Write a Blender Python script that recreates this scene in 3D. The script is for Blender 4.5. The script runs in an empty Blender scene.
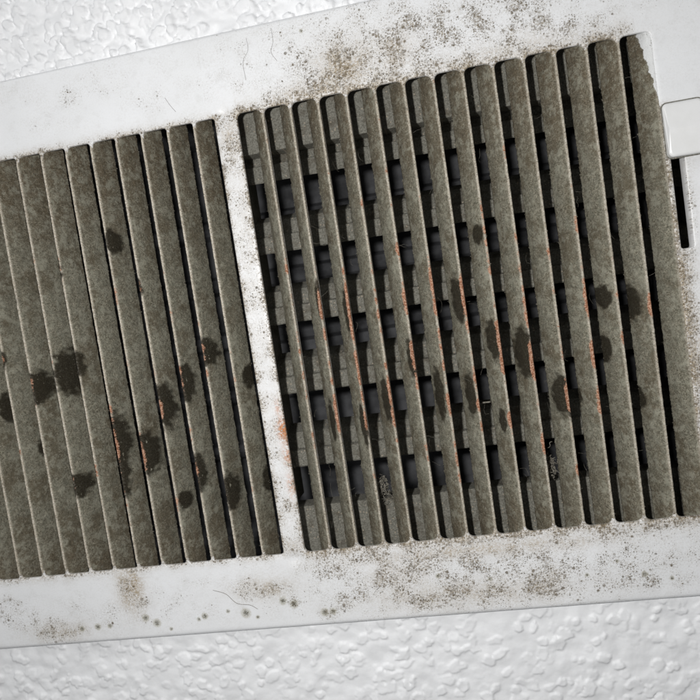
import bpy, bmesh, math, random
import numpy as np
from mathutils import Matrix, Vector
from mathutils.geometry import delaunay_2d_cdt

# ------------------------------------------------------------------ camera, light, exposure
# The grille hangs on a ceiling. Everything is laid out in the plane of its face
# (millimetres: x along the grille, y along the louvers, z out of the ceiling into the room)
# and PLACE turns that into the room: z out of the ceiling = down.
MM = 0.001
PLACE = Matrix.Translation((0, 0, 2.4)) @ Matrix.Rotation(math.pi, 4, 'X')
scene = bpy.context.scene
COL = scene.collection

cam_d = bpy.data.cameras.new('camera'); cam = bpy.data.objects.new('camera', cam_d); COL.objects.link(cam)
cam_d.sensor_width = 36; cam_d.lens = 36.0; cam_d.clip_start = 0.01; cam_d.clip_end = 20
cam_rot = Matrix(((0.97753163, 0.136637, 0.16050622), (-0.1486937, 0.98670364, 0.06562094), (-0.14940583, -0.08801281, 0.98485108)))
cam.matrix_world = PLACE @ (Matrix.Translation(Vector((67.57, 87.90, 244.35)) * MM) @ cam_rot.to_4x4())
cam_d.dof.use_dof = True; cam_d.dof.focus_distance = 0.246; cam_d.dof.aperture_fstop = 20
scene.camera = cam

world = bpy.data.worlds.new('World'); scene.world = world; world.use_nodes = True
world.node_tree.nodes['Background'].inputs[0].default_value = (0.96, 0.98, 1.0, 1)
world.node_tree.nodes['Background'].inputs[1].default_value = 0.14

def lamp(name, kind, loc, energy, size, color=(1, 1, 1), target=None):
    d = bpy.data.lights.new(name, kind); o = bpy.data.objects.new(name, d); COL.objects.link(o)
    d.energy = energy; d.color = color
    if kind == 'AREA': d.size = size
    else: d.shadow_soft_size = size
    p = PLACE @ (Vector(loc) * MM); o.location = p
    if target is not None:
        o.rotation_euler = ((PLACE @ (Vector(target) * MM)) - p).to_track_quat('-Z', 'Y').to_euler()
    return o
lamp('camera_flash', 'POINT', (24, 100, 246), 2.4, 0.0045, (1.0, 0.993, 0.982))
lamp('window_light', 'AREA', (-700, 900, 520), 3.5, 0.7, (0.97, 0.985, 1.0), (0, 80, 0))

scene.view_settings.view_transform = 'Standard'; scene.view_settings.look = 'None'
scene.view_settings.exposure = 0.0; scene.view_settings.gamma = 1.0
scene.render.engine = 'CYCLES'
scene.cycles.max_bounces = 5; scene.cycles.diffuse_bounces = 3; scene.cycles.glossy_bounces = 2

# ------------------------------------------------------------------ observed dirt, in mm on the face (x, y, rx, ry, strength)
MOULD = [(41.0, 170.3, 9.0, 9.0, 0.85), (34.6, 163.1, 10.5, 7.0, 0.8), (23.7, 161.8, 9.2, 5.7, 0.6), (12.8, 161.2, 7.2, 3.6, 0.5), (58.2, 169.6, 6.1, 7.5, 0.8), (64.6, 178.2, 4.0, 6.1, 0.75), (67.1, 170.1, 4.0, 4.7, 0.6), (74.1, 174.3, 4.0, 6.0, 0.7), (85.8, 174.5, 3.3, 6.5, 0.75), (82.3, 161.4, 9.2, 4.6, 0.55), (95.9, 164.2, 8.1, 7.1, 0.6), (106.0, 167.7, 7.0, 6.4, 0.55), (100.4, 174.0, 5.8, 4.5, 0.6), (112.8, 165.6, 6.3, 5.1, 0.45), (123.3, 166.6, 5.6, 4.4, 0.35), (128.3, 169.4, 3.7, 3.1, 0.35), (68.9, 161.4, 13.4, 4.0, 0.5), (48.6, 162.8, 10.3, 3.4, 0.6), (92.3, 161.7, 19.5, 3.9, 0.5), (-61.4, 177.5, 3.9, 3.1, 0.42), (-44.2, 181.0, 10.0, 7.7, 0.18), (-72.3, 169.4, 11.9, 5.6, 0.15), (-30.6, 170.5, 11.4, 7.6, 0.15), (141.6, 69.2, 3.7, 9.3, 0.6), (140.7, 49.3, 3.1, 12.4, 0.65), (137.7, 73.1, 2.5, 9.3, 0.7), (138.1, 22.5, 2.5, 12.6, 0.55), (138.9, 105.7, 1.9, 15.4, 0.5), (145.2, 101.4, 1.8, 12.3, 0.35), (135.3, 149.9, 2.5, 9.2, 0.35), (31.5, -13.2, 8.0, 7.3, 0.75), (14.0, -18.5, 6.7, 4.5, 0.55), (5.7, -23.5, 3.8, 2.3, 0.6), (45.0, -7.7, 14.3, 5.0, 0.6), (62.4, -10.3, 14.0, 7.0, 0.55), (83.9, -18.4, 7.5, 6.1, 0.85), (57.6, -19.9, 14.1, 3.5, 0.6), (76.6, -21.5, 6.9, 3.4, 0.6), (43.0, -21.6, 10.7, 3.6, 0.6), (115.5, -20.5, 7.2, 3.3, 0.6), (128.5, -20.9, 4.5, 3.2, 0.35), (110.0, -11.1, 6.6, 3.9, 0.4), (104.1, -5.2, 19.8, 3.3, 0.35), (117.6, -2.3, 16.2, 2.3, 0.6), (8.2, -7.4, 11.2, 5.2, 0.45), (27.4, -3.8, 21.8, 2.9, 0.6), (-15.5, -12.2, 8.5, 3.1, 0.5), (-25.2, -12.1, 5.4, 3.9, 0.45), (-7.2, -18.6, 3.0, 2.3, 0.6), (-103.3, -22.6, 9.4, 4.3, 0.6), (-123.2, -12.9, 7.0, 5.2, 0.45), (-113.2, -17.8, 8.6, 5.2, 0.35), (-94.9, -12.3, 12.7, 5.1, 0.2), (-71.1, -9.0, 4.1, 6.6, 0.5), (-67.7, -13.3, 3.3, 2.5, 0.5), (-81.7, -21.4, 5.8, 2.9, 0.35), (-42.2, -6.8, 11.9, 4.0, 0.15), (-4.4, 20.3, 4.5, 11.3, 0.42), (-0.9, 6.8, 3.8, 5.3, 0.45), (-4.2, 147.9, 3.3, 9.2, 0.55), (-3.4, 130.1, 3.0, 22.1, 0.35), (-2.9, 83.2, 3.3, 29.7, 0.2)]
TAN = [(40.5, 167.1, 9.0, 7.6, 0.7), (30.8, 161.5, 14.1, 4.2, 0.6), (58.1, 168.6, 6.8, 6.8, 0.35), (82.2, 160.1, 13.2, 4.0, 0.4), (98.8, 162.0, 19.3, 4.5, 0.3), (-70.6, -6.3, 4.9, 9.0, 0.75), (-17.4, -12.0, 10.0, 3.8, 0.45), (33.6, -11.5, 10.9, 7.2, 0.3), (53.9, -20.7, 28.3, 4.2, 0.4), (83.7, -19.5, 6.8, 5.4, 0.35), (63.1, -4.9, 41.8, 2.4, 0.5), (140.2, 56.0, 4.4, 18.7, 0.5), (-103.3, -22.6, 11.1, 3.4, 0.4), (-3.6, 151.3, 2.9, 7.4, 0.45), (-4.1, 3.3, 5.3, 3.0, 0.3)]
RUST = [(-1.0, 46.1, 1.5, 3.7, 1), (-1.0, 36.8, 1.1, 3.0, 0.7), (-1.3, 25.6, 1.1, 3.7, 0.5), (-2.0, 54.4, 0.7, 2.2, 0.5)]
DOTS = [(-66.6, -19.8, 1.8), (-62.3, -22.1, 2.0), (-56.9, -24.9, 0.9), (-93.7, -22.1, 1.4), (-86.9, -21.8, 1.6), (-81.8, -21.8, 1.3), (-26.3, -21.0, 2.3), (-21.9, -22.9, 1.0), (-33.2, -19.7, 1.0), (-11.3, -17.5, 1.9), (-7.3, -19.0, 2.0), (3.9, -23.0, 1.9), (7.0, -22.9, 1.5), (-42.6, -20.9, 1.6), (-45.2, -21.9, 1.0), (27.4, 182.9, 0.8), (65.2, -15.7, 1.0), (47.1, -13.0, 1.1), (98.3, -17.2, 0.9), (108.8, -13.1, 0.7), (117.3, -18.5, 1.3), (125.9, -20.7, 1.0)]
OVAL_LEFT = [(-81.6, 78.0, 5.4, 9.1), (-77.4, 80.2, 3.3, 6.6), (-95.1, 73.9, 3.8, 6.3), (-98.5, 108.3, 2.5, 6.3), (-65.7, 49.6, 3.3, 11.4), (-66.2, 37.9, 2.4, 10.6), (-55.3, 43.7, 3.6, 8.4), (-45.4, 60.6, 3.2, 8.7), (-35.7, 68.1, 3.1, 7.8), (-25.3, 78.0, 3.1, 5.4), (-12.1, 66.9, 1.9, 4.6), (-85.3, 34.4, 3.3, 5.0), (-78.1, 115.9, 2.4, 6.1), (-54.5, 123.5, 2.0, 4.8), (-47.4, 105.6, 2.0, 4.7), (-36.0, 34.5, 2.4, 7.9), (-24.8, 25.6, 2.3, 7.0), (-11.3, 27.2, 1.9, 5.4), (-112.3, 67.1, 1.7, 6.0), (-106.8, 86.1, 1.7, 4.2), (-39.2, 197.9, 0.4, 0.4), (-101.1, 49.8, 1.7, 3.8), (-43.9, 23.7, 1.6, 4.0)]
OVAL_RIGHT = [(76.6, 68.1, 1.7, 6.8), (86.4, 62.5, 2.4, 8.4), (97.2, 46.0, 2.3, 7.3), (66.6, 83.6, 1.7, 7.6), (55.7, 51.3, 1.4, 8.8), (66.5, 49.9, 1.4, 7.6), (48.1, 65.7, 1.4, 7.1), (36.8, 51.9, 1.4, 7.9), (27.5, 43.9, 1.1, 7.3), (27.6, 85.9, 1.1, 7.2), (18.5, 90.8, 1.1, 6.6), (123.4, 74.1, 2.6, 5.8), (114.7, 77.5, 1.9, 3.9), (76.4, 104.8, 1.4, 3.4), (122.7, 41.0, 1.9, 3.9), (113.8, 59.4, 1.3, 4.6), (16.1, 47.2, 1.1, 7.4), (102.6, 43.6, 1.3, 4.0), (76.2, 39.8, 1.0, 4.1), (61.4, 84.4, 1.4, 4.9), (50.2, 89.6, 1.1, 4.9)]
HAIRS = [[(-37.7, -11.1, 0.0), (-32.9, -13.0, 0.0), (-29.2, -16.9, 0.0), (-24.2, -18.0, 0.0), (-21.4, -19.8, 0.0)], [(7.9, 184.5, 0.0), (7.9, 180.4, 0.0), (5.5, 176.8, 0.0), (5.5, 170.5, 0.0)], [(17.2, 186.0, 0.0), (17.1, 181.3, 0.0), (15.9, 178.1, 0.0), (17.5, 174.7, 0.0)], [(-24.9, 170.2, 0.0), (-23.5, 167.4, 0.0), (-21.7, 164.6, 0.0)]]


# ------------------------------------------------------------------ helpers
rng = np.random.default_rng(7); random.seed(7)

GRAD = {}
def noise2(x, y, seed=0):
    """gradient noise, about -1..1"""
    n = 256
    if seed not in GRAD:
        ang = np.random.default_rng(seed).random((n, n)) * 2 * math.pi; GRAD[seed] = (np.cos(ang), np.sin(ang))
    gx, gy = GRAD[seed]
    x = np.asarray(x, float); y = np.asarray(y, float)
    xi = np.floor(x).astype(int); yi = np.floor(y).astype(int); fx = x - xi; fy = y - yi
    u = fx**3 * (fx * (fx * 6 - 15) + 10); v = fy**3 * (fy * (fy * 6 - 15) + 10)
    def g(a, b):
        i, j = (xi + a) % n, (yi + b) % n
        return gx[i, j] * (fx - a) + gy[i, j] * (fy - b)
    p = g(0, 0) * (1 - u) + g(1, 0) * u; q = g(0, 1) * (1 - u) + g(1, 1) * u
    return (p * (1 - v) + q * v) * 1.5
def fbm(x, y, seed, octaves=3):
    return sum(noise2(x * 2**k, y * 2**k, seed + k) * 0.5**k for k in range(octaves))
def sstep(a, b, x):
    t = np.clip((x - a) / (b - a), 0, 1); return t * t * (3 - 2 * t)
def blobs(x, y, items, power=1.0):
    s = np.zeros(len(x))
    for cx, cy, rx, ry, k in items:
        s = np.maximum(s, k * np.exp(-0.75 * (((x - cx) / rx)**2 + ((y - cy) / ry)**2)))
    return s

def mesh_np(name, verts, faces, mats, smooth=True, attrs=None):
    me = bpy.data.meshes.new(name)
    me.from_pydata((np.asarray(verts) * MM).tolist(), [], faces if isinstance(faces, list) else faces.tolist())
    for k, v in (attrs or {}).items():
        a = me.attributes.new(k, 'FLOAT', 'POINT'); a.data.foreach_set('value', np.asarray(v, np.float32))
    for m in mats if isinstance(mats, (list, tuple)) else [mats]: me.materials.append(m)
    if smooth: me.polygons.foreach_set('use_smooth', [True] * len(me.polygons))
    me.update(); return me
def link(name, me, parent=None, label=None, cat=None, group=None, kind=None):
    o = bpy.data.objects.new(name, me); COL.objects.link(o)
    if parent is not None: o.parent = parent
    else: o.matrix_world = PLACE
    for k, v in (('label', label), ('category', cat), ('group', group), ('kind', kind)):
        if v: o[k] = v
    return o
def sweep(profile_fn, ys):
    """closed profile (n,2 = x,z) carried along y: verts, faces"""
    V = []; n = None
    for y in ys:
        p = profile_fn(y); n = len(p); V.append(np.column_stack([p[:, 0], np.full(n, y), p[:, 1]]))
    V = np.concatenate(V); F = []
    for j in range(len(ys) - 1):
        for i in range(n):
            a, b = j * n + i, j * n + (i + 1) % n
            F.append((a, b, b + n, a + n))
    F.append(tuple(range(n))[::-1]); F.append(tuple(range((len(ys) - 1) * n, len(ys) * n)))
    return V, F

# ------------------------------------------------------------------ node helper
class Nodes:
    def __init__(self, name):
        self.m = bpy.data.materials.new(name); self.m.use_nodes = True
        self.t = self.m.node_tree; self.b = self.t.nodes['Principled BSDF']
        self.co = self.n('ShaderNodeTexCoord').outputs['Object']
        s = self.n('ShaderNodeVectorMath'); s.operation = 'SCALE'; self.l(self.co, s.inputs[0]); s.inputs['Scale'].default_value = 1000
        self.mm = s.outputs[0]
    def n(self, k): return self.t.nodes.new(k)
    def l(self, a, b): self.t.links.new(a, b)
    def put(self, sock, v):
        if hasattr(v, 'is_output'): self.l(v, sock)
        else: sock.default_value = v
    def math(self, op, a, b=0.0, clamp=False):
        n = self.n('ShaderNodeMath'); n.operation = op; n.use_clamp = clamp
        self.put(n.inputs[0], a); self.put(n.inputs[1], b); return n.outputs[0]
    def noise(self, size, detail=2, rough=0.5, vec=None, col=False):
        n = self.n('ShaderNodeTexNoise'); n.inputs['Scale'].default_value = 1 / size; n.inputs['Detail'].default_value = detail
        n.inputs['Roughness'].default_value = rough; self.l(vec or self.mm, n.inputs['Vector']); return n.outputs[1 if col else 0]
    def warp(self, size, amount):
        c = self.noise(size, 2, col=True)
        s = self.n('ShaderNodeVectorMath'); s.operation = 'SUBTRACT'; self.l(c, s.inputs[0]); s.inputs[1].default_value = (.5, .5, .5)
        k = self.n('ShaderNodeVectorMath'); k.operation = 'MULTIPLY'; self.l(s.outputs[0], k.inputs[0]); k.inputs[1].default_value = (amount, amount, amount)
        a = self.n('ShaderNodeVectorMath'); a.operation = 'ADD'; self.l(self.mm, a.inputs[0]); self.l(k.outputs[0], a.inputs[1])
        return a.outputs[0]
    def vor(self, size, vec=None):
        n = self.n('ShaderNodeTexVoronoi'); n.voronoi_dimensions = '2D'; n.inputs['Scale'].default_value = 1 / size; self.l(vec or self.mm, n.inputs['Vector'])
        s = self.n('ShaderNodeSeparateColor'); self.l(n.outputs['Color'], s.inputs[0]); return n.outputs['Distance'], s.outputs[0], s.outputs[1]
    def attr(self, name):
        n = self.n('ShaderNodeAttribute'); n.attribute_name = name; return n.outputs['Fac']
    def ramp(self, v, a, b, lo=0.0, hi=1.0, smooth=True):
        n = self.n('ShaderNodeMapRange'); n.interpolation_type = 'SMOOTHSTEP' if smooth else 'LINEAR'
        self.put(n.inputs[0], v); self.put(n.inputs[1], a); self.put(n.inputs[2], b); self.put(n.inputs[3], lo); self.put(n.inputs[4], hi); return n.outputs[0]
    def mix(self, f, a, b):
        n = self.n('ShaderNodeMix'); n.data_type = 'RGBA'; self.put(n.inputs[0], f)
        for s, v in ((n.inputs[6], a), (n.inputs[7], b)): self.put(s, v if hasattr(v, 'is_output') else (*v, 1))
        return n.outputs[2]
    def done(self, col, rough=0.6, height=None, dist=0.3, strength=1.0, metal=0.0, spec=0.5):
        self.put(self.b.inputs['Base Color'], col if hasattr(col, 'is_output') else (*col, 1)); self.put(self.b.inputs['Roughness'], rough)
        self.b.inputs['Metallic'].default_value = metal; self.b.inputs['Specular IOR Level'].default_value = spec
        if height is not None:
            bp = self.n('ShaderNodeBump'); bp.inputs['Distance'].default_value = dist * MM; bp.inputs['Strength'].default_value = strength
            self.l(height, bp.inputs['Height']); self.l(bp.outputs[0], self.b.inputs['Normal'])
        return self.m

# ------------------------------------------------------------------ materials
def mat_plate():
    g = Nodes('mouldy_white_paint')
    d, tan, rust = g.attr('mould'), g.attr('tan'), g.attr('rust')
    big = g.noise(7, 3, 0.6)
    d = g.math('MULTIPLY', d, g.ramp(big, 0.30, 0.64, 0.75, 1.75))
    masks = []
    for cell, k, soft, w in ((0.5, 0.85, 0.22, 0.6), (0.85, 0.85, 0.22, 0.6), (1.5, 0.52, 0.25, 0.9)):
        dist, r1, r2 = g.vor(cell, g.warp(cell * 0.7, w * cell))
        thr = g.math('MULTIPLY', g.math('MULTIPLY', g.math('MINIMUM', d, 0.9), k), g.math('POWER', r1, 1.3))
        m = g.math('DIVIDE', g.math('SUBTRACT', thr, dist), soft, True)
        masks.append(g.math('MULTIPLY', m, g.ramp(r2, 0, 1, 0.45, 1.0)))
    dist, r1, r2 = g.vor(2.3, g.warp(0.8, 0.5))                          # separate round colonies
    thr = g.math('MULTIPLY', g.math('MULTIPLY', g.ramp(r1, 0.35, 1.0, 0.0, 0.34, False), g.math('MINIMUM', g.math('MULTIPLY', d, 2.0), 1.0)), 1.0)
    masks.append(g.math('MULTIPLY', g.math('DIVIDE', g.math('SUBTRACT', thr, dist), 0.13, True), g.ramp(r2, 0, 1, 0.4, 1.0)))
    sp = g.math('MAXIMUM', g.math('MAXIMUM', masks[0], masks[1]), g.math('MAXIMUM', masks[2], masks[3]))
    sp = g.math('MULTIPLY', sp, g.ramp(g.noise(0.42, 4, 0.85), 0.36, 0.54, 0.4, 1.0))
    # single round colonies with a pale halo
    wv = g.warp(1.0, 0.55); core = None; halo = None
    for x, y, r in DOTS:
        n = g.n('ShaderNodeVectorMath'); n.operation = 'DISTANCE'; g.l(wv, n.inputs[0]); n.inputs[1].default_value = (x, y, 0)
        c = g.ramp(n.outputs['Value'], r * 0.15, r * 0.75, 1, 0); h = g.ramp(n.outputs['Value'], r * 0.6, r * 1.1, 1, 0)
        core = c if core is None else g.math('MAXIMUM', core, c); halo = h if halo is None else g.math('MAXIMUM', halo, h)
    grain = g.noise(0.45, 3, 0.7)
    core = g.math('MULTIPLY', core, g.ramp(grain, 0.35, 0.62, 0.35, 0.95)); halo = g.math('MULTIPLY', halo, g.ramp(grain, 0.3, 0.7, 0.15, 0.75))
    haze = g.math('MULTIPLY', tan, g.ramp(g.noise(0.9, 5, 0.85), 0.36, 0.60, 0.05, 1.0))
    haze2 = g.math('MULTIPLY', d, g.ramp(g.noise(0.7, 4, 0.8), 0.42, 0.66, 0.0, 0.75))
    base = g.mix(g.ramp(g.noise(40, 3, 0.6), 0.35, 0.7), (0.80, 0.808, 0.82), (0.755, 0.762, 0.77))
    base = g.mix(g.ramp(g.noise(0.5, 2, 0.6), 0.63, 0.72, 0, 0.16), base, (0.35, 0.33, 0.30))
    base = g.mix(g.ramp(g.noise(5.5, 5, 0.75), 0.50, 0.70, 0, 0.22), base, (0.52, 0.51, 0.49))
    c = g.mix(haze, base, (0.36, 0.28, 0.175)); c = g.mix(haze2, c, (0.31, 0.255, 0.17))
    c = g.mix(halo, c, (0.34, 0.31, 0.20)); c = g.mix(core, c, (0.075, 0.07, 0.045))
    c = g.mix(g.math('MULTIPLY', sp, 0.95), c, g.mix(g.noise(5, 1), (0.055, 0.043, 0.027), (0.20, 0.148, 0.084)))
    rm = g.math('MULTIPLY', rust, g.ramp(g.noise(1.1, 3, 0.6), 0.40, 0.52), True)
    c = g.mix(rm, c, g.mix(g.noise(0.9), (0.42, 0.13, 0.035), (0.62, 0.30, 0.14)))
    hgt = g.math('ADD', g.math('MULTIPLY', sp, 0.45), g.math('ADD', g.math('MULTIPLY', g.noise(0.8, 2), 0.10), g.math('MULTIPLY', g.noise(6, 2), 0.5)))
    return g.done(c, g.ramp(sp, 0, 1, 0.42, 0.9), hgt, 0.22, 0.9)

def mat_louver():
    g = Nodes('dust_caked_metal')
    clean, crest, rust, end = g.attr('clean'), g.attr('crest'), g.attr('rust'), g.attr('end')
    fine = g.noise(0.55, 4, 0.85); mid = g.noise(2.0, 5, 0.75); big = g.noise(11, 3, 0.6)
    c = g.mix(g.ramp(fine, 0.38, 0.62), (0.085, 0.076, 0.052), (0.365, 0.342, 0.265))
    c = g.mix(g.ramp(mid, 0.44, 0.62, 0, 0.5), c, (0.185, 0.186, 0.145))
    c = g.mix(g.ramp(big, 0.46, 0.64, 0, 0.6), c, (0.105, 0.082, 0.050))
    c = g.mix(g.math('MULTIPLY', end, g.ramp(mid, 0.32, 0.62, 0.15, 0.9)), c, g.mix(g.ramp(fine, 0.35, 0.65), (0.075, 0.055, 0.033), (0.21, 0.17, 0.115)))
    c = g.mix(g.ramp(g.noise(4.2, 5, 0.8), 0.48, 0.62, 0, 0.7), c, (0.34, 0.33, 0.262))
    c = g.mix(g.ramp(g.noise(1.1, 4, 0.8), 0.54, 0.66, 0, 0.75), c, (0.060, 0.050, 0.034))
    # pale specks of grit
    dist, r1, r2 = g.vor(0.8, g.warp(0.6, 0.4))
    grit = g.math('MULTIPLY', g.ramp(dist, 0.10, 0.24, 1, 0), g.math('GREATER_THAN', r1, 0.80))
    c = g.mix(g.math('MULTIPLY', grit, 0.55), c, (0.40, 0.36, 0.28))
    dark = g.math('MULTIPLY', g.ramp(g.noise(2.6, 3, 0.7), 0.60, 0.72), 0.5)
    c = g.mix(dark, c, (0.055, 0.047, 0.032))
    cr = g.math('MULTIPLY', crest, g.ramp(g.noise(0.7, 4, 0.8), 0.34, 0.54, 0.25, 1.0))
    c = g.mix(cr, c, g.mix(g.ramp(fine, 0.35, 0.65), (0.46, 0.39, 0.29), (0.78, 0.73, 0.64)))
    cl = g.math('MULTIPLY', g.ramp(clean, 0.36, 0.58), g.ramp(fine, 0.40, 0.68, 1.0, 0.80))
    c = g.mix(cl, c, g.mix(mid, (0.014, 0.011, 0.006), (0.040, 0.033, 0.020)))
    rm = g.ramp(g.math('ADD', rust, g.math('MULTIPLY', g.math('SUBTRACT', g.noise(0.55, 3, 0.7), 0.5), 0.9)), 0.48, 0.62)
    c = g.mix(rm, c, g.mix(g.ramp(g.noise(0.5, 2), 0.4, 0.6), (0.30, 0.125, 0.065), (0.60, 0.37, 0.26)))
    wh = g.ramp(g.math('ADD', g.attr('white'), g.math('MULTIPLY', g.math('SUBTRACT', fine, 0.5), 0.9)), 0.42, 0.62)
    c = g.mix(wh, c, (0.77, 0.775, 0.77))
    hgt = g.math('ADD', g.math('ADD', g.math('MULTIPLY', fine, 0.8), mid), g.math('MULTIPLY', cl, -0.35))
    return g.done(c, 0.93, hgt, 0.42, 1.0, spec=0.2)

def mat_blade():
    g = Nodes('dusty_grey_blade')
    f = g.noise(0.6, 4, 0.75); b = g.noise(4, 3, 0.6)
    c = g.mix(g.ramp(f, 0.33, 0.66), (0.14, 0.135, 0.11), (0.30, 0.29, 0.25)); c = g.mix(g.ramp(b, 0.5, 0.7, 0, 0.6), c, (0.10, 0.082, 0.058))
    dist, r1, r2 = g.vor(1.2, g.warp(0.6, 0.5))
    c = g.mix(g.math('MULTIPLY', g.ramp(dist, 0.1, 0.3, 1, 0), g.math('GREATER_THAN', r1, 0.86)), c, (0.42, 0.36, 0.28))
    return g.done(c, 0.9, f, 0.6, 1.0, spec=0.2)

def mat_simple(name, a, b, size, rough, dist=0.2, metal=0.0, spec=0.4):
    g = Nodes(name); n = g.noise(size, 4, 0.65)
    return g.done(g.mix(g.ramp(n, 0.33, 0.67), a, b), rough, n, dist, 1.0, metal, spec)

def mat_ceiling():
    g = Nodes('white_textured_ceiling_paint')
    n = g.noise(30, 3, 0.6)
    c = g.mix(g.ramp(n, 0.3, 0.7), (0.84, 0.845, 0.855), (0.80, 0.805, 0.815))
    c = g.mix(g.ramp(g.noise(5, 4, 0.7), 0.66, 0.80, 0, 0.3), c, (0.52, 0.49, 0.43))
    h = g.math('ADD', g.noise(0.9, 3, 0.6), g.math('MULTIPLY', g.noise(2.2, 2), 1.5))
    return g.done(c, 0.55, h, 0.06, 0.8, spec=0.35)

M_PLATE, M_LOUVER, M_BLADE, M_CEIL = mat_plate(), mat_louver(), mat_blade(), mat_ceiling()
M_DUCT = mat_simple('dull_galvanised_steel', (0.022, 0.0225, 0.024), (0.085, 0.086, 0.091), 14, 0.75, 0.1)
M_KNOB = mat_simple('white_plastic', (0.79, 0.79, 0.785), (0.75, 0.75, 0.74), 9, 0.35, 0.05)
M_HAIR = mat_simple('brown_hair', (0.10, 0.085, 0.07), (0.16, 0.13, 0.10), 2, 0.5, 0.0)
M_LINT = mat_simple('grey_lint', (0.11, 0.098, 0.075), (0.30, 0.28, 0.235), 0.8, 0.95, 0.2)
M_DUST = mat_simple('dust_grains', (0.14, 0.125, 0.095), (0.42, 0.39, 0.32), 0.7, 0.95, 0.1, spec=0.2)

# ------------------------------------------------------------------ dimensions (mm)
PITCH, SLOT_L, RIDGE, ROWS = 10.0, 160.0, 1.1, 14
DIV_L = -8.2                                     # the white bar between the banks: x -8.2 .. 0
PX0, PX1, PY0, PY1 = -176.0, 167.0, -26.6, 187.0 # flat of the face
CEIL_Z = -4.0
right_crest = [PITCH * (i + 1) for i in range(ROWS)]              # right edge of each crest
left_crest = [-16.5 - PITCH * k for k in range(ROWS)]             # left edge of each crest
slots = [(PITCH * i, PITCH * (i + 1) - (RIDGE if i < ROWS - 1 else 0.35), 0.0, SLOT_L) for i in range(ROWS)]
slots += [(c + RIDGE, (DIV_L if k == 0 else left_crest[k - 1]), 0.0, SLOT_L) for k, c in enumerate(left_crest)]
lever_slot = (141.3, 145.4, 89.4, 121.0)

def rounded(x0, x1, y0, y1, r, n=5):
    P = []
    for cx, cy, a0 in ((x1 - r, y1 - r, 0), (x0 + r, y1 - r, 90), (x0 + r, y0 + r, 180), (x1 - r, y0 + r, 270)):
        for i in range(n + 1):
            a = math.radians(a0 + 90 * i / n); P.append((cx + r * math.cos(a), cy + r * math.sin(a)))
    return P
def densify(P, step):
    out = []
    for a, b in zip(P, P[1:] + P[:1]):
        n = max(1, int(math.dist(a, b) / step))
        out += [(a[0] + (b[0] - a[0]) * i / n, a[1] + (b[1] - a[1]) * i / n) for i in range(n)]
    return out

# ------------------------------------------------------------------ ceiling (the setting)
def build_ceiling():
    step = 0.45
    xs = np.arange(-215, 205, step); ys = np.arange(-105, 262, step); nx, ny = len(xs), len(ys)
    X, Y = np.meshgrid(xs, ys)
    n3 = fbm(X / 8, Y / 8, 41, 2); h = 0.42 * n3 + 0.05 * fbm(X / 2.0, Y / 2.0, 51, 2)
    ex = 0.55 * fbm(X / 1.9, Y / 1.9, 61, 2) + 0.35 * noise2(X / 0.9, Y / 0.9, 63)                  # ragged outlines
    r = np.random.default_rng(5); D = np.zeros_like(h)
    for q in range(15000):                                                      # flattened daubs of plaster
        cx, cy = r.uniform(xs[0], xs[-1]), r.uniform(ys[0], ys[-1])
        if PX0 + 9 < cx < PX1 - 9 and PY0 + 9 < cy < PY1 - 9: continue
        if cy < 80 and r.random() < 0.55: continue
        a, b = r.uniform(0.7, 2.1) * r.uniform(.7, 1.3), r.uniform(0.7, 1.9); th = r.uniform(0, math.pi); big = 1.3 if cy < 80 else 1.15; a *= big; b *= big; hh = r.uniform(0.14, 0.55)
        i0, i1 = np.searchsorted(xs, (cx - 4.6, cx + 4.6)); j0, j1 = np.searchsorted(ys, (cy - 4.6, cy + 4.6))
        dx, dy = X[j0:j1, i0:i1] - cx, Y[j0:j1, i0:i1] - cy; u, v = dx * math.cos(th) + dy * math.sin(th), dy * math.cos(th) - dx * math.sin(th)
        d = np.hypot(u / a, v / b) * min(a, b) - min(a, b) + ex[j0:j1, i0:i1] * 0.75
        f = hh * (1 - sstep(-0.20, 0.24, d)) * (1 + 0.25 * (u / a + v / b) * r.uniform(-.6, .6)); S = D[j0:j1, i0:i1]; np.maximum(S, f, out=S)
    h += D
    # thicker, rougher daubs above the grille, flatter ones below it
    h *= 1.15 + 2.0 * sstep(120, 190, Y)
    h = np.minimum(h, 3.4)
    edge = np.minimum.reduce([X - xs[0], xs[-1] - X, Y - ys[0], ys[-1] - Y]); h *= sstep(0, 12, edge)
    V = np.column_stack([X.ravel(), Y.ravel(), (CEIL_Z + h).ravel()])
    j, i = np.meshgrid(np.arange(ny - 1), np.arange(nx - 1), indexing='ij')
    keep = ~((xs[i] > PX0 + 8) & (xs[i] < PX1 - 8) & (ys[j] > PY0 + 8) & (ys[j] < PY1 - 8))
    a = (j * nx + i)[keep]; F = np.column_stack([a, a + 1, a + nx + 1, a + nx])
    used = np.unique(F); remap = np.full(len(V), -1); remap[used] = np.arange(len(used)); V = V[used]; F = remap[F]
    # the plain ceiling further out
    o = np.array([(-900, -800), (900, -800), (900, 900), (-900, 900)], float)
    q = np.array([(xs[0] + .5, ys[0] + .5), (xs[-1] - .5, ys[0] + .5), (xs[-1] - .5, ys[-1] - .5), (xs[0] + .5, ys[-1] - .5)])
    b = len(V); V = np.vstack([V, np.column_stack([o, np.full(4, CEIL_Z - .05)]), np.column_stack([q, np.full(4, CEIL_Z - .05)])])
    Fl = F.tolist() + [[b + k, b + (k + 1) % 4, b + 4 + (k + 1) % 4, b + 4 + k] for k in range(4)]
    return link('ceiling', mesh_np('ceiling', V, Fl, M_CEIL), kind='structure', label='white ceiling with rough daubed plaster texture')
build_ceiling()

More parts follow.
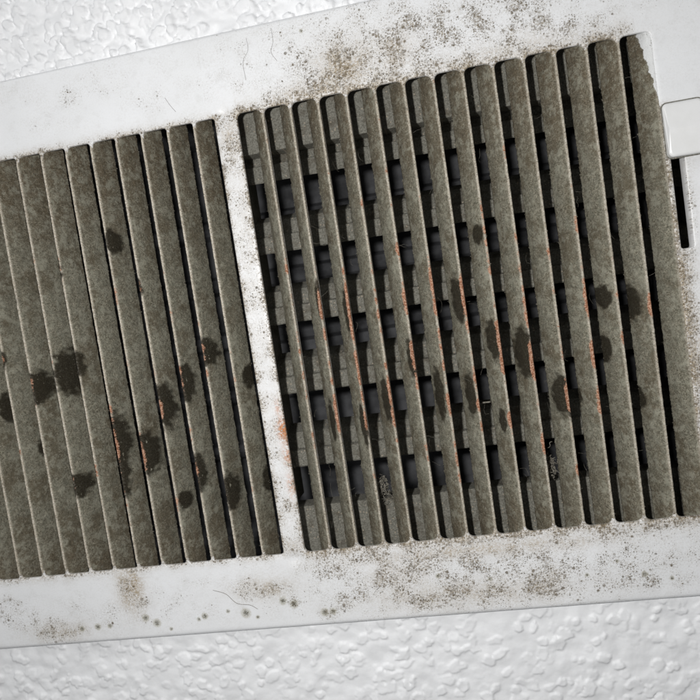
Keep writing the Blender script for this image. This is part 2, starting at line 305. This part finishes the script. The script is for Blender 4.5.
# ------------------------------------------------------------------ duct behind the grille
def build_duct():
    x0, x1, y0, y1, zf, zb = -162, 156, -14, 174, -4.2, -98
    P = [(x0, y0), (x1, y0), (x1, y1), (x0, y1)]
    V = [(x, y, z) for z in (zf, zb) for x, y in P]
    V += [(x + (-6 if x < 0 else 6), y + (-6 if y < 80 else 6), zf) for x, y in P]        # turned-out flange
    F = [(k, (k + 1) % 4, 4 + (k + 1) % 4, 4 + k) for k in range(4)] + [(7, 6, 5, 4)]
    F += [(8 + k, 8 + (k + 1) % 4, (k + 1) % 4, k) for k in range(4)]
    # rolled stiffening ribs across the back
    for y in (22, 50, 78, 106, 134):
        b = len(V); pr = [(-5, 0), (-3, 4), (0, 6), (3, 4), (5, 0)]
        V += [(x, y + dy, zb + .1 + dz) for x in (x0 + 1, x1 - 1) for dy, dz in pr]
        F += [(b + i, b + i + 1, b + 6 + i, b + 5 + i) for i in range(4)]
    return link('air_duct', mesh_np('air_duct', V, F, M_DUCT, smooth=False), label='dark galvanised duct box seen through gaps between louvers', cat='duct')
build_duct()

# ------------------------------------------------------------------ the grille
vent = bpy.data.objects.new('vent_grille', None); COL.objects.link(vent); vent.matrix_world = PLACE
vent.empty_display_size = 0.02
vent['label'] = 'white metal vent grille speckled with mould, its two banks of louvers caked in dust'; vent['category'] = 'vent grille'

def build_plate():
    outer = densify(rounded(PX0, PX1, PY0, PY1, 3, 4), 3.0)
    loops = [densify(rounded(*s, 2.0 if s[0] > -4 else 1.3, 5), 2.0) for s in slots] + [densify(rounded(*lever_slot, 0.8, 3), 2.0)]
    pts = [Vector(p) for p in outer]; edges = [(i, (i + 1) % len(outer)) for i in range(len(outer))]
    lip = 0.35
    top_loops = []
    for (s, lp) in zip(slots + [lever_slot], loops):
        cx, cy = (s[0] + s[1]) / 2, (s[2] + s[3]) / 2; w, h = (s[1] - s[0]) / 2, (s[3] - s[2]) / 2
        tl = [(cx + (x - cx) * (w + lip) / w, cy + (y - cy) * (h + lip) / h) for x, y in lp]
        top_loops.append(tl); b = len(pts); pts += [Vector(p) for p in tl]
        edges += [(b + i, b + (i + 1) % len(tl)) for i in range(len(tl))]
    gx, gy = np.meshgrid(np.arange(PX0 + 1.2, PX1 - 1, 1.3), np.arange(PY0 + 1.2, PY1 - 1, 1.3))
    gx = (gx + rng.uniform(-.2, .2, gx.shape)).ravel(); gy = (gy + rng.uniform(-.2, .2, gy.shape)).ravel()
    keep = np.ones(len(gx), bool)
    for s in slots + [lever_slot]:
        keep &= ~((gx > s[0] - .8) & (gx < s[1] + .8) & (gy > s[2] - .8) & (gy < s[3] + .8))
    pts += [Vector((float(a), float(b))) for a, b in zip(gx[keep], gy[keep])]
    v2, e2, f2, *_ = delaunay_2d_cdt(pts, edges, [], 0, 1e-5)
    v = np.array([(p.x, p.y) for p in v2]); f = np.array(f2); c = v[f].mean(axis=1); ok = np.ones(len(f), bool)
    for s in slots + [lever_slot]:
        x0, x1, y0, y1 = s[0] - lip, s[1] + lip, s[2] - lip, s[3] + lip; r = 0.8 if s is lever_slot else 2.0 if s[0] > -4 else 1.3
        dx = np.maximum(np.maximum(x0 + r - c[:, 0], c[:, 0] - x1 + r), 0); dy = np.maximum(np.maximum(y0 + r - c[:, 1], c[:, 1] - y1 + r), 0)
        ok &= ~((c[:, 0] > x0) & (c[:, 0] < x1) & (c[:, 1] > y0) & (c[:, 1] < y1) & (dx**2 + dy**2 < r * r))
    f = f[ok]
    # gentle dents of stamped sheet, the round dimple at the end of the bar, the moulded step by the lever
    z = 0.10 * noise2(v[:, 0] / 30, v[:, 1] / 30, 3) + 0.05 * noise2(v[:, 0] / 9, v[:, 1] / 9, 4)
    for dy in (160.2, -2.0):
        r = np.hypot(v[:, 0] + 4.2, v[:, 1] - dy); z -= 0.7 * (1 - sstep(0.6, 3.2, r))
    V = [np.column_stack([v, z])]; F = [tuple(t) for t in f.tolist()]; nv = len(v)
    def add_strip(rows):
        nonlocal nv
        n = len(rows[0])
        for r in rows: V.append(np.array(r))
        for k in range(len(rows) - 1):
            for i in range(n):
                a, b = nv + k * n + i, nv + k * n + (i + 1) % n; F.append((a, b, b + n, a + n))
        nv += n * len(rows)
    def zat(P):
        P = np.array(P); return 0.10 * noise2(P[:, 0] / 30, P[:, 1] / 30, 3) + 0.05 * noise2(P[:, 0] / 9, P[:, 1] / 9, 4)
    for tl, lp in zip(top_loops, loops):
        za = zat(tl); zb = zat(lp); T, L = np.array(tl), np.array(lp); mid = T * .35 + L * .65
        add_strip([np.column_stack([T, za]), np.column_stack([mid, zb - .10]), np.column_stack([L, zb - .36]), np.column_stack([L, zb - (5.2 if lp is loops[-1] else 1.1)])])
    cx, cy = (PX0 + PX1) / 2, (PY0 + PY1) / 2; w, h = (PX1 - PX0) / 2, (PY1 - PY0) / 2
    O = np.array(outer); rows = [np.column_stack([O, zat(outer)])]
    for off, dz in ((0.5, -.10), (1.0, -.38), (1.4, -.85), (1.75, -1.6), (1.95, -2.6), (2.0, -4.6)):
        rows.append(np.column_stack([cx + (O[:, 0] - cx) * (w + off) / w, cy + (O[:, 1] - cy) * (h + off) / h, np.full(len(O), dz)]))
    add_strip(rows)
    V = np.vstack(V)
    x, y = V[:, 0], V[:, 1]
    rid = ((x > 5) & (x < 138.2) | (x < -14) & (x > -160)) & (y > 1) & (y < 159)
    V[:, 2] -= np.where(rid, 0.75 * np.minimum(sstep(1.5, 5, y), sstep(158.5, 155, y)), 0)
    # grime that creeps out of the slots
    inx = (x > -2) & (x < 141)
    de = np.where(y > SLOT_L, y - SLOT_L, np.where(y < 0, -y, 0.0))
    creep = np.where(x > DIV_L / 2, 1.0, 0.62) * np.exp(-(de / np.where(x > DIV_L / 2, 3.0, 1.7))**1.2) * 0.85
    creep *= sstep(DIV_L, DIV_L - 1.5, x) + sstep(-1.5, 0, x)
    creep *= (x < 142) * (1 - sstep(131, 137, x) * (y > 150))
    bar = (x > DIV_L - 1) & (x < 1) & (y > -1) & (y < 161)
    creep = np.where(bar, 0.25 + 0.5 * np.exp(-np.minimum(x - DIV_L, -x).clip(0) / 0.9), creep)
    creep = np.where((x > 138) & (y > 0) & (y < 160), (1.0 * np.exp(-(x - 140.5).clip(0) / 3.0)) * (1 - sstep(134, 139, y)), creep)
    wob = 0.6 + 0.9 * np.clip(fbm(x / 6, y / 6, 71) + .5, 0, 1)
    mould = np.maximum(blobs(x, y, MOULD) * wob, creep * wob * 0.95)
    mould = np.where(V[:, 2] < -0.9, 0, np.maximum(mould, blobs(x, y, [(72, -13, 75, 14, .40), (68, 174, 62, 16, .40), (-70, -16, 60, 10, .16)]) * wob))
    mould = np.maximum(mould, (V[:, 2] > -0.9) * 0.13 * np.clip(fbm(x / 22, y / 22, 81) + .45, 0, 1))
    tan = np.maximum(blobs(x, y, TAN) * (0.85 + 0.9 * np.clip(fbm(x / 5, y / 5, 91) + .5, 0, 1)), creep * 0.75 * wob)
    ridge = (y > 2) & (y < 158) & ~bar & (x < 139) & (x > -170)
    tan = np.where(ridge, 0.8, tan)
    me = mesh_np('face_plate', V, F, M_PLATE, attrs={'mould': mould, 'tan': np.clip(tan, 0, 1), 'rust': blobs(x, y, RUST) * 1.3})
    bm = bmesh.new(); bm.from_mesh(me); bmesh.ops.remove_doubles(bm, verts=bm.verts, dist=2e-6)
    bmesh.ops.recalc_face_normals(bm, faces=bm.faces)
    up = sum(fc.normal.z * fc.calc_area() for fc in bm.faces)
    if up < 0: bmesh.ops.reverse_faces(bm, faces=bm.faces)
    bm.to_mesh(me); bm.free()
    return link('face_plate', me, vent)
plate = build_plate()

# ------------------------------------------------------------------ louvers, each one folded out of the sheet
LOUVER_PTS = []                                   # surface points kept for the loose dust
def build_louver(edge, side, idx, ovals):
    """edge: outer edge of the crest; side +1 right bank (leans down to the left), -1 left bank"""
    ys = np.concatenate([np.linspace(-3.5, 3, 10), np.arange(3.6, 156.6, 0.62), np.linspace(157, 163.5, 10)])
    ph = idx * 13.7 + (50 if side > 0 else 0)
    lean = 0.25 * math.sin(idx * 2.3 + side); bow = 0.22 * math.cos(idx * 1.7)
    reach, drop = (5.65 if side > 0 else 4.75) + 0.10 * math.sin(idx * 3.1), (7.4 if side > 0 else 8.2) + lean
    # u measured away from the crest edge, t 0..1 down the face
    cu = np.array([0.0, 0.06, 0.24, 0.50, 0.78, 1.1]); cz = np.array([-0.62, -0.02, 0.22, 0.27, 0.12, -0.22])
    last = side > 0 and idx == ROWS - 1
    if last: cz = np.array([-0.45, -0.30, -0.22, -0.20, -0.22, -0.34])
    nt = 15; t = np.linspace(0, 1, nt + 1)[1:]
    Vs, clean_u = [], []
    for y in ys:
        e = min(y + 3.5, 163.5 - y); k = 1.0
        wob = (0.17 if side > 0 else 0.08) * noise2(np.array([y / 0.75]), np.array([ph]), 5)[0] + 0.14 * noise2(np.array([y / 2.6]), np.array([ph]), 6)[0]
        fu = 1.1 + (reach - 1.1 + wob) * k * t; fz = -0.22 - (drop - 0.22) * k * (t - 0.10 * np.sin(math.pi * t))
        bz = bow * math.sin(math.pi * y / SLOT_L)
        sink = -0.85 * (1 - sstep(3.0, 6.5, np.array(e)))
        u = np.concatenate([cu, fu, [fu[-1] + .12, fu[-1] - .35, 1.7, 0.6]]); z = np.concatenate([cz + sink, fz, [fz[-1] - .45, fz[-1] - .52, -1.25, -0.95]])
        u[6:] += bz * 0.4
        Vs.append(np.column_stack([edge - side * u, np.full(len(u), y), z]))
    n = len(Vs[0]); V = np.concatenate(Vs); nf = 6 + nt
    # caked dust gives the face an uneven skin
    ln = math.hypot(drop, reach - 1.1); Nx, Nz = -side * drop / ln, (reach - 1.1) / ln
    ii = np.tile(np.arange(n), len(ys)); face = (ii >= 5) & (ii < nf)
    lump = 0.16 * noise2(V[:, 0] / 1.1 + ph, V[:, 1] / 1.1, 15) + 0.12 * noise2(V[:, 0] / 3 + ph, V[:, 1] / 3, 16)
    V[:, 0] += np.where(face, Nx * lump, 0); V[:, 2] += np.where(face, Nz * lump, 0)
    V[:, 2] += np.where(ii < 6, 0.10 * noise2(V[:, 1] / 0.9, ii * 0.3 + ph, 17), 0); V[:, 0] += np.where(ii < 3, 0.09 * noise2(V[:, 1] / 0.8, ii * 0 + ph, 18), 0)
    F = []
    for j in range(len(ys) - 1):
        for i in range(n):
            a, b = j * n + i, j * n + (i + 1) % n
            F.append((a, b, b + n, a + n) if side > 0 else (b, a, a + n, b + n))
    c0, c1 = tuple(range(n)), tuple(range((len(ys) - 1) * n, len(ys) * n))
    F += [c0[::-1], c1] if side > 0 else [c0, c1[::-1]]
    x, y = V[:, 0], V[:, 1]
    clean = np.zeros(len(V)); near = np.zeros(len(V))
    for ox, oy, rx, ry in ovals:
        if not (edge - side * 3 - 8 < ox < edge - side * 3 + 8): continue
        d = np.hypot((x - ox - (1.0 if side > 0 else 0)) / (rx * (1.15 if side > 0 else 0.9)), (y - oy) / ry / (1 if side > 0 else 0.92)); clean = np.maximum(clean, 1 - 0.5 * d); near = np.maximum(near, np.exp(-(((y - oy) / (ry * 1.3))**2)))
    clean = np.clip(clean + 0.14 * fbm(x / 1.6, y / 2.2 + ph, 61, 2), 0, 1) * (ii < nf + 1)
    cw = np.array([1, 1, 1, 1, 0.75, 0.10] + [0] * (n - 6)); crest = cw[ii] * (0.8 if side > 0 else 1.0)
    white = np.zeros(len(V))
    if last:
        crest = crest * 0.5; u = edge - x
        white = sstep(0.6, -0.6, u - (y - 136) / 24 * 3.6 + 0.5 * fbm(x / 1.5, y / 1.5, 24, 2)) * (y > 130)
    run = noise2(y / 9, np.full(len(y), ph), 19) + 0.6 * noise2(y / 3, np.full(len(y), ph), 20)
    mid = np.exp(-((y - 75) / 55)**2)
    amount = (0.62 if side > 0 else 0.30) if edge < 118 else 0.25
    if side < 0 and edge < -70: amount = 0.12
    rw = np.array([0.9, 1, 1, 1, 0.9, 0.7, 0.45, 0.15] + [0] * (n - 8))[ii]
    rust = rw * np.clip(amount * (0.25 + 0.75 * mid) + 0.50 * run + 0.42 * near - 0.16, 0, 1.1)
    end = np.maximum(sstep(105, 158, y + 10 * noise2(y / 12, x / 4, 22)), 0.8 * sstep(22, 0, y + 6 * noise2(y / 9, x / 3, 23)))
    me = mesh_np('louver', V, F, M_LOUVER, attrs={'clean': clean, 'crest': crest, 'rust': rust, 'end': end, 'white': white})
    link('louver', me, vent)
    LOUVER_PTS.append((V.reshape(len(ys), n, 3), clean.reshape(len(ys), n), nf))
for i, e in enumerate(right_crest): build_louver(e, 1, i, OVAL_RIGHT)
for k, e in enumerate(left_crest): build_louver(e, -1, k, OVAL_LEFT)

# loose grains and crumbs of dust stuck to the louvers: nobody could count them
def build_dust():
    base = np.array([(1, 0, -.5), (-.5, .87, -.5), (-.5, -.87, -.5), (0, 0, .9)]); fb = [(0, 1, 3), (1, 2, 3), (2, 0, 3), (2, 1, 0)]
    V, F = [], []; k = 0
    for P, C, nf in LOUVER_PTS:
        ny = len(P)
        for q in range(1200):
            j = random.randrange(4, ny - 4)
            if q < 650: i = random.choice((nf - 1, nf - 2, nf - 1))       # fringe along the lower edge
            elif q < 800: i = random.choice((1, 2, 3, 4))
            else: i = random.randrange(5, nf)
            if C[j, i] > 0.45 and random.random() < .8: continue
            c = P[j, i] + rng.normal(0, .13, 3); s = random.choice((.08, .10, .12, .14, .18)) * (1.3 if random.random() < .05 else 1)
            a = random.uniform(0, 6.3); R = np.array([[math.cos(a), -math.sin(a), 0], [math.sin(a), math.cos(a), 0], [0, 0, 1]])
            V.append(base @ R.T * s * rng.uniform(.7, 1.4, 3) + c); F += [tuple(k + x for x in t) for t in fb]; k += 4
    o = link('dust', mesh_np('dust', np.vstack(V), F, M_DUST, smooth=False), vent, kind='stuff')
build_dust()

# ------------------------------------------------------------------ volume damper behind the louvers
def box(V, F, x0, x1, y0, y1, z0, z1):
    b = len(V); V += [(x, y, z) for z in (z0, z1) for x, y in ((x0, y0), (x1, y0), (x1, y1), (x0, y1))]
    F += [tuple(b + i for i in q) for q in ((3, 2, 1, 0), (4, 5, 6, 7), (0, 1, 5, 4), (1, 2, 6, 5), (2, 3, 7, 6), (3, 0, 4, 7))]
def build_damper():
    V, F = [], []
    ix0, ix1, iy0, iy1, zf = -5.5, 152.5, 13.5, 148.0, -13.0
    box(V, F, -7, 154, iy1, 172, zf - 1, zf); box(V, F, -7, 154, -12, iy0, zf - 1, zf)          # top and bottom lips
    box(V, F, -7, 154, iy1 - .02, iy1 + 1, zf - 9, zf - .99); box(V, F, -7, 154, iy0 - 1, iy0 + .02, zf - 9, zf - .99)
    box(V, F, -7, ix0, iy0 + .05, iy1 - .05, zf - 20, zf - .01); box(V, F, ix1, 154, iy0 + .05, iy1 - .05, zf - 20, zf - .01)
    box(V, F, -7, 154, 171, 173, zf + .02, -1.6); box(V, F, -7, 154, -13, -11, zf + .02, -1.6)  # collar up to the face
    d = link('damper', mesh_np('damper', V, F, M_BLADE, smooth=False), vent)
    for q, yc in enumerate((144.5, 117.8, 90.6, 63.5, 34.6)):
        prof = np.array([(-6.6, -18.6), (-6.7, -17.7), (-6.2, -17.3), (-4, -17.6), (-2, -17.9), (-.35, -18.2), (0, -19.2), (.1, -20.4), (.5, -20.7), (2.5, -21.3), (4.5, -22), (6, -23), (6.3, -24), (8.6, -30), (8.1, -30.3), (5.4, -24.2), (4, -23), (-.6, -21.6), (-1, -19.4), (-5.9, -18.5)])
        xs = np.arange(ix0 - 1, ix1 + 1, 1.1); n = len(prof); Vb = []
        for x in xs:
            w = 0.10 * noise2(np.full(n, x / 2.2), prof[:, 0] / 2 + q * 7, 33) + 0.10 * noise2(np.full(n, x / 6), prof[:, 0] / 5 + q * 7, 34)
            Vb.append(np.column_stack([np.full(n, x), yc + prof[:, 0] + w, prof[:, 1] + w * 1.6]))
        Vb = np.concatenate(Vb); Fb = [(j * n + i, (j + 1) * n + i, (j + 1) * n + (i + 1) % n, j * n + (i + 1) % n) for j in range(len(xs) - 1) for i in range(n)]
        b = link('blade', mesh_np('blade', Vb, Fb, M_BLADE), d)
        me = b.data; me.polygons.foreach_set('use_smooth', [False] * len(me.polygons))
    return d
build_damper()

# ------------------------------------------------------------------ lever knob beside the last louver
def build_knob():
    out = rounded(140.2, 152.6, 118.8, 136.2, 1.6, 5); n = len(out); V, F = [], []
    def top(y): return 0.9 + 2.4 * np.clip((136.2 - np.array(y)) / 8.7, 0, 1) - 0.5 * sstep(127, 118.8, np.array(y))
    cx, cy = 146.4, 127.5
    for off, dz in ((0, None), (0, -.55), (-.25, -.18), (-.7, 0)):
        for x, y in out:
            xx = cx + (x - cx) * (6.2 + off) / 6.2; yy = cy + (y - cy) * (8.7 + off) / 8.7
            V.append((xx, yy, -0.05 if dz is None else float(top(yy)) + dz))
    for k in range(3):
        for i in range(n): a, b = k * n + i, k * n + (i + 1) % n; F.append((a, b, b + n, a + n))
    # top: rows across so the two faces meet in a ridge
    bm = bmesh.new(); vs = [bm.verts.new(Vector(v) * MM) for v in V]
    for f in F: bm.faces.new([vs[i] for i in f])
    cap = bm.faces.new([vs[i] for i in range(3 * n, 4 * n)])
    geo = [cap] + list(cap.edges) + list(cap.verts)
    r = bmesh.ops.bisect_plane(bm, geom=geo, plane_co=Vector((0, 127.5, 0)) * MM, plane_no=(0, 1, 0))
    for e in r['geom_cut']:
        if isinstance(e, bmesh.types.BMVert): e.co.z = float(top(127.5)) * MM
    bmesh.ops.triangulate(bm, faces=[f for f in bm.faces if len(f.verts) > 4]); bmesh.ops.recalc_face_normals(bm, faces=bm.faces)
    me = bpy.data.meshes.new('lever_knob'); bm.to_mesh(me); bm.free(); me.materials.append(M_KNOB)
    link('lever_knob', me, vent)
    P = rounded(139.85, 152.95, 118.45, 136.6, 1.9, 5); n = len(P)  # added dark sheet whose rim stands in for the shadow line round the knob
    V = [(x, y, z) for z in (-.2, .16) for x, y in P]; F = [(i, (i + 1) % n, n + (i + 1) % n, n + i) for i in range(n)] + [tuple(range(n, 2 * n))]
    link('lever_shadow_line', mesh_np('lever_shadow_line', V, F, M_BLADE, smooth=False), vent)
build_knob()

# ------------------------------------------------------------------ hairs and lint
def tube(P, r, n=5):
    P = np.array(P, float); V, F = [], []
    for j, p in enumerate(P):
        d = P[min(j + 1, len(P) - 1)] - P[max(j - 1, 0)]; d /= np.linalg.norm(d) + 1e-9
        a = np.cross(d, (0.3, 0.2, 1.0)); a /= np.linalg.norm(a) + 1e-9; b = np.cross(d, a)
        V += [p + r * (math.cos(2 * math.pi * k / n) * a + math.sin(2 * math.pi * k / n) * b) for k in range(n)]
    for j in range(len(P) - 1):
        for k in range(n): F.append((j * n + k, j * n + (k + 1) % n, (j + 1) * n + (k + 1) % n, (j + 1) * n + k))
    return V, F
def spline(P, m=8):
    P = [np.array(p, float) for p in P]; P = [2 * P[0] - P[1]] + P + [2 * P[-1] - P[-2]]; out = []
    for a, b, c, d in zip(P, P[1:], P[2:], P[3:]):
        for i in range(m):
            t = i / m; out.append(.5 * (2 * b + (c - a) * t + (2 * a - 5 * b + 4 * c - d) * t * t + (3 * b - a - 3 * c + d) * t**3))
    out.append(P[-2]); return out
labels = ['wavy brown hair stuck to the face plate below the left louvers', 'long thin hair on the plate above the white bar',
          'thin hooked hair on the plate above the first right-hand louvers', 'short fine hair on the clean plate above the left louvers']
for h, lb, r in zip(HAIRS, labels, (.08, .04, .04, .045)):
    V, F = tube(spline([(x, y, 0.12) for x, y, *_ in h]), r); link('hair', mesh_np('hair', V, F, M_HAIR), label=lb, cat='hair', group='hairs stuck to the vent')

def lint_clump(c, size, seed, label):
    r = random.Random(seed); V, F = [], []
    for q in range(46):
        p = np.array(c, float) + np.array([r.gauss(0, .32), r.gauss(0, .5), r.gauss(0, .3)]) * size; P = [p.copy()]; d = np.array([r.gauss(0, 1) for _ in range(3)])
        for s in range(7):
            d = d * .6 + np.array([r.gauss(0, 1) for _ in range(3)]); P.append(P[-1] + d / np.linalg.norm(d) * size * .13)
        v, f = tube(spline(P, 2), r.uniform(.05, .12), 4); b = len(V); V += v; F += [tuple(b + i for i in t) for t in f]
    for q in range(60):                                                       # matted crumbs in the middle
        p = np.array(c, float) + np.array([r.gauss(0, .26), r.gauss(0, .40), r.gauss(0, .24)]) * size; s = size * r.uniform(.06, .16); b = len(V)
        V += [p + s * np.array(k) * r.uniform(.6, 1.3) for k in ((1, 0, 0), (-1, 0, 0), (0, 1, 0), (0, -1, 0), (0, 0, 1), (0, 0, -1))]
        F += [tuple(b + i for i in t) for t in ((0, 2, 4), (2, 1, 4), (1, 3, 4), (3, 0, 4), (2, 0, 5), (1, 2, 5), (3, 1, 5), (0, 3, 5))]
    link('lint_clump', mesh_np('lint_clump', V, F, M_LINT, smooth=False), label=label, cat='lint', group='lint caught in the louvers')
lint_clump((30.4, 19.5, -8.5), 4.6, 3, 'fuzzy grey lint ball wedged in a wide gap, low between right-hand louvers')
lint_clump((91.2, 20.3, -7.5), 4.0, 4, 'brown lint tuft hanging low in a narrow gap, farther from the white bar')

def stray_fibres():
    V, F = [], []; r = random.Random(9)
    for q in range(70):
        i = r.randrange(14); x = PITCH * i + r.uniform(-.6, 3.6); y = r.uniform(8, 152); z = r.uniform(-5, -.6)
        d = np.array([r.gauss(0, 1), r.gauss(0, .8), r.gauss(0, .4)]); P = [np.array((x, y, z))]
        for s in range(6):
            d = d / np.linalg.norm(d) + np.array([r.gauss(0, .35) for _ in range(3)]); P.append(P[-1] + d * r.uniform(.5, 1.1))
        v, f = tube(spline(P, 3), r.uniform(.018, .035), 4); b = len(V); V += v; F += [tuple(b + k for k in t) for t in f]
    link('lint_fibres', mesh_np('lint_fibres', V, F, M_LINT), kind='stuff', label='fine stray lint fibres clinging in the gaps between louvers', cat='lint')
stray_fibres()
V, F = tube(spline([(67.2, 42.6, -9), (70.3, 45.6, -7.2), (73.8, 46.2, -5.4)]), .3, 6)
link('splinter', mesh_np('splinter', V, F, M_LINT), label='thin pale splinter lodged across a gap between right-hand louvers', cat='splinter')
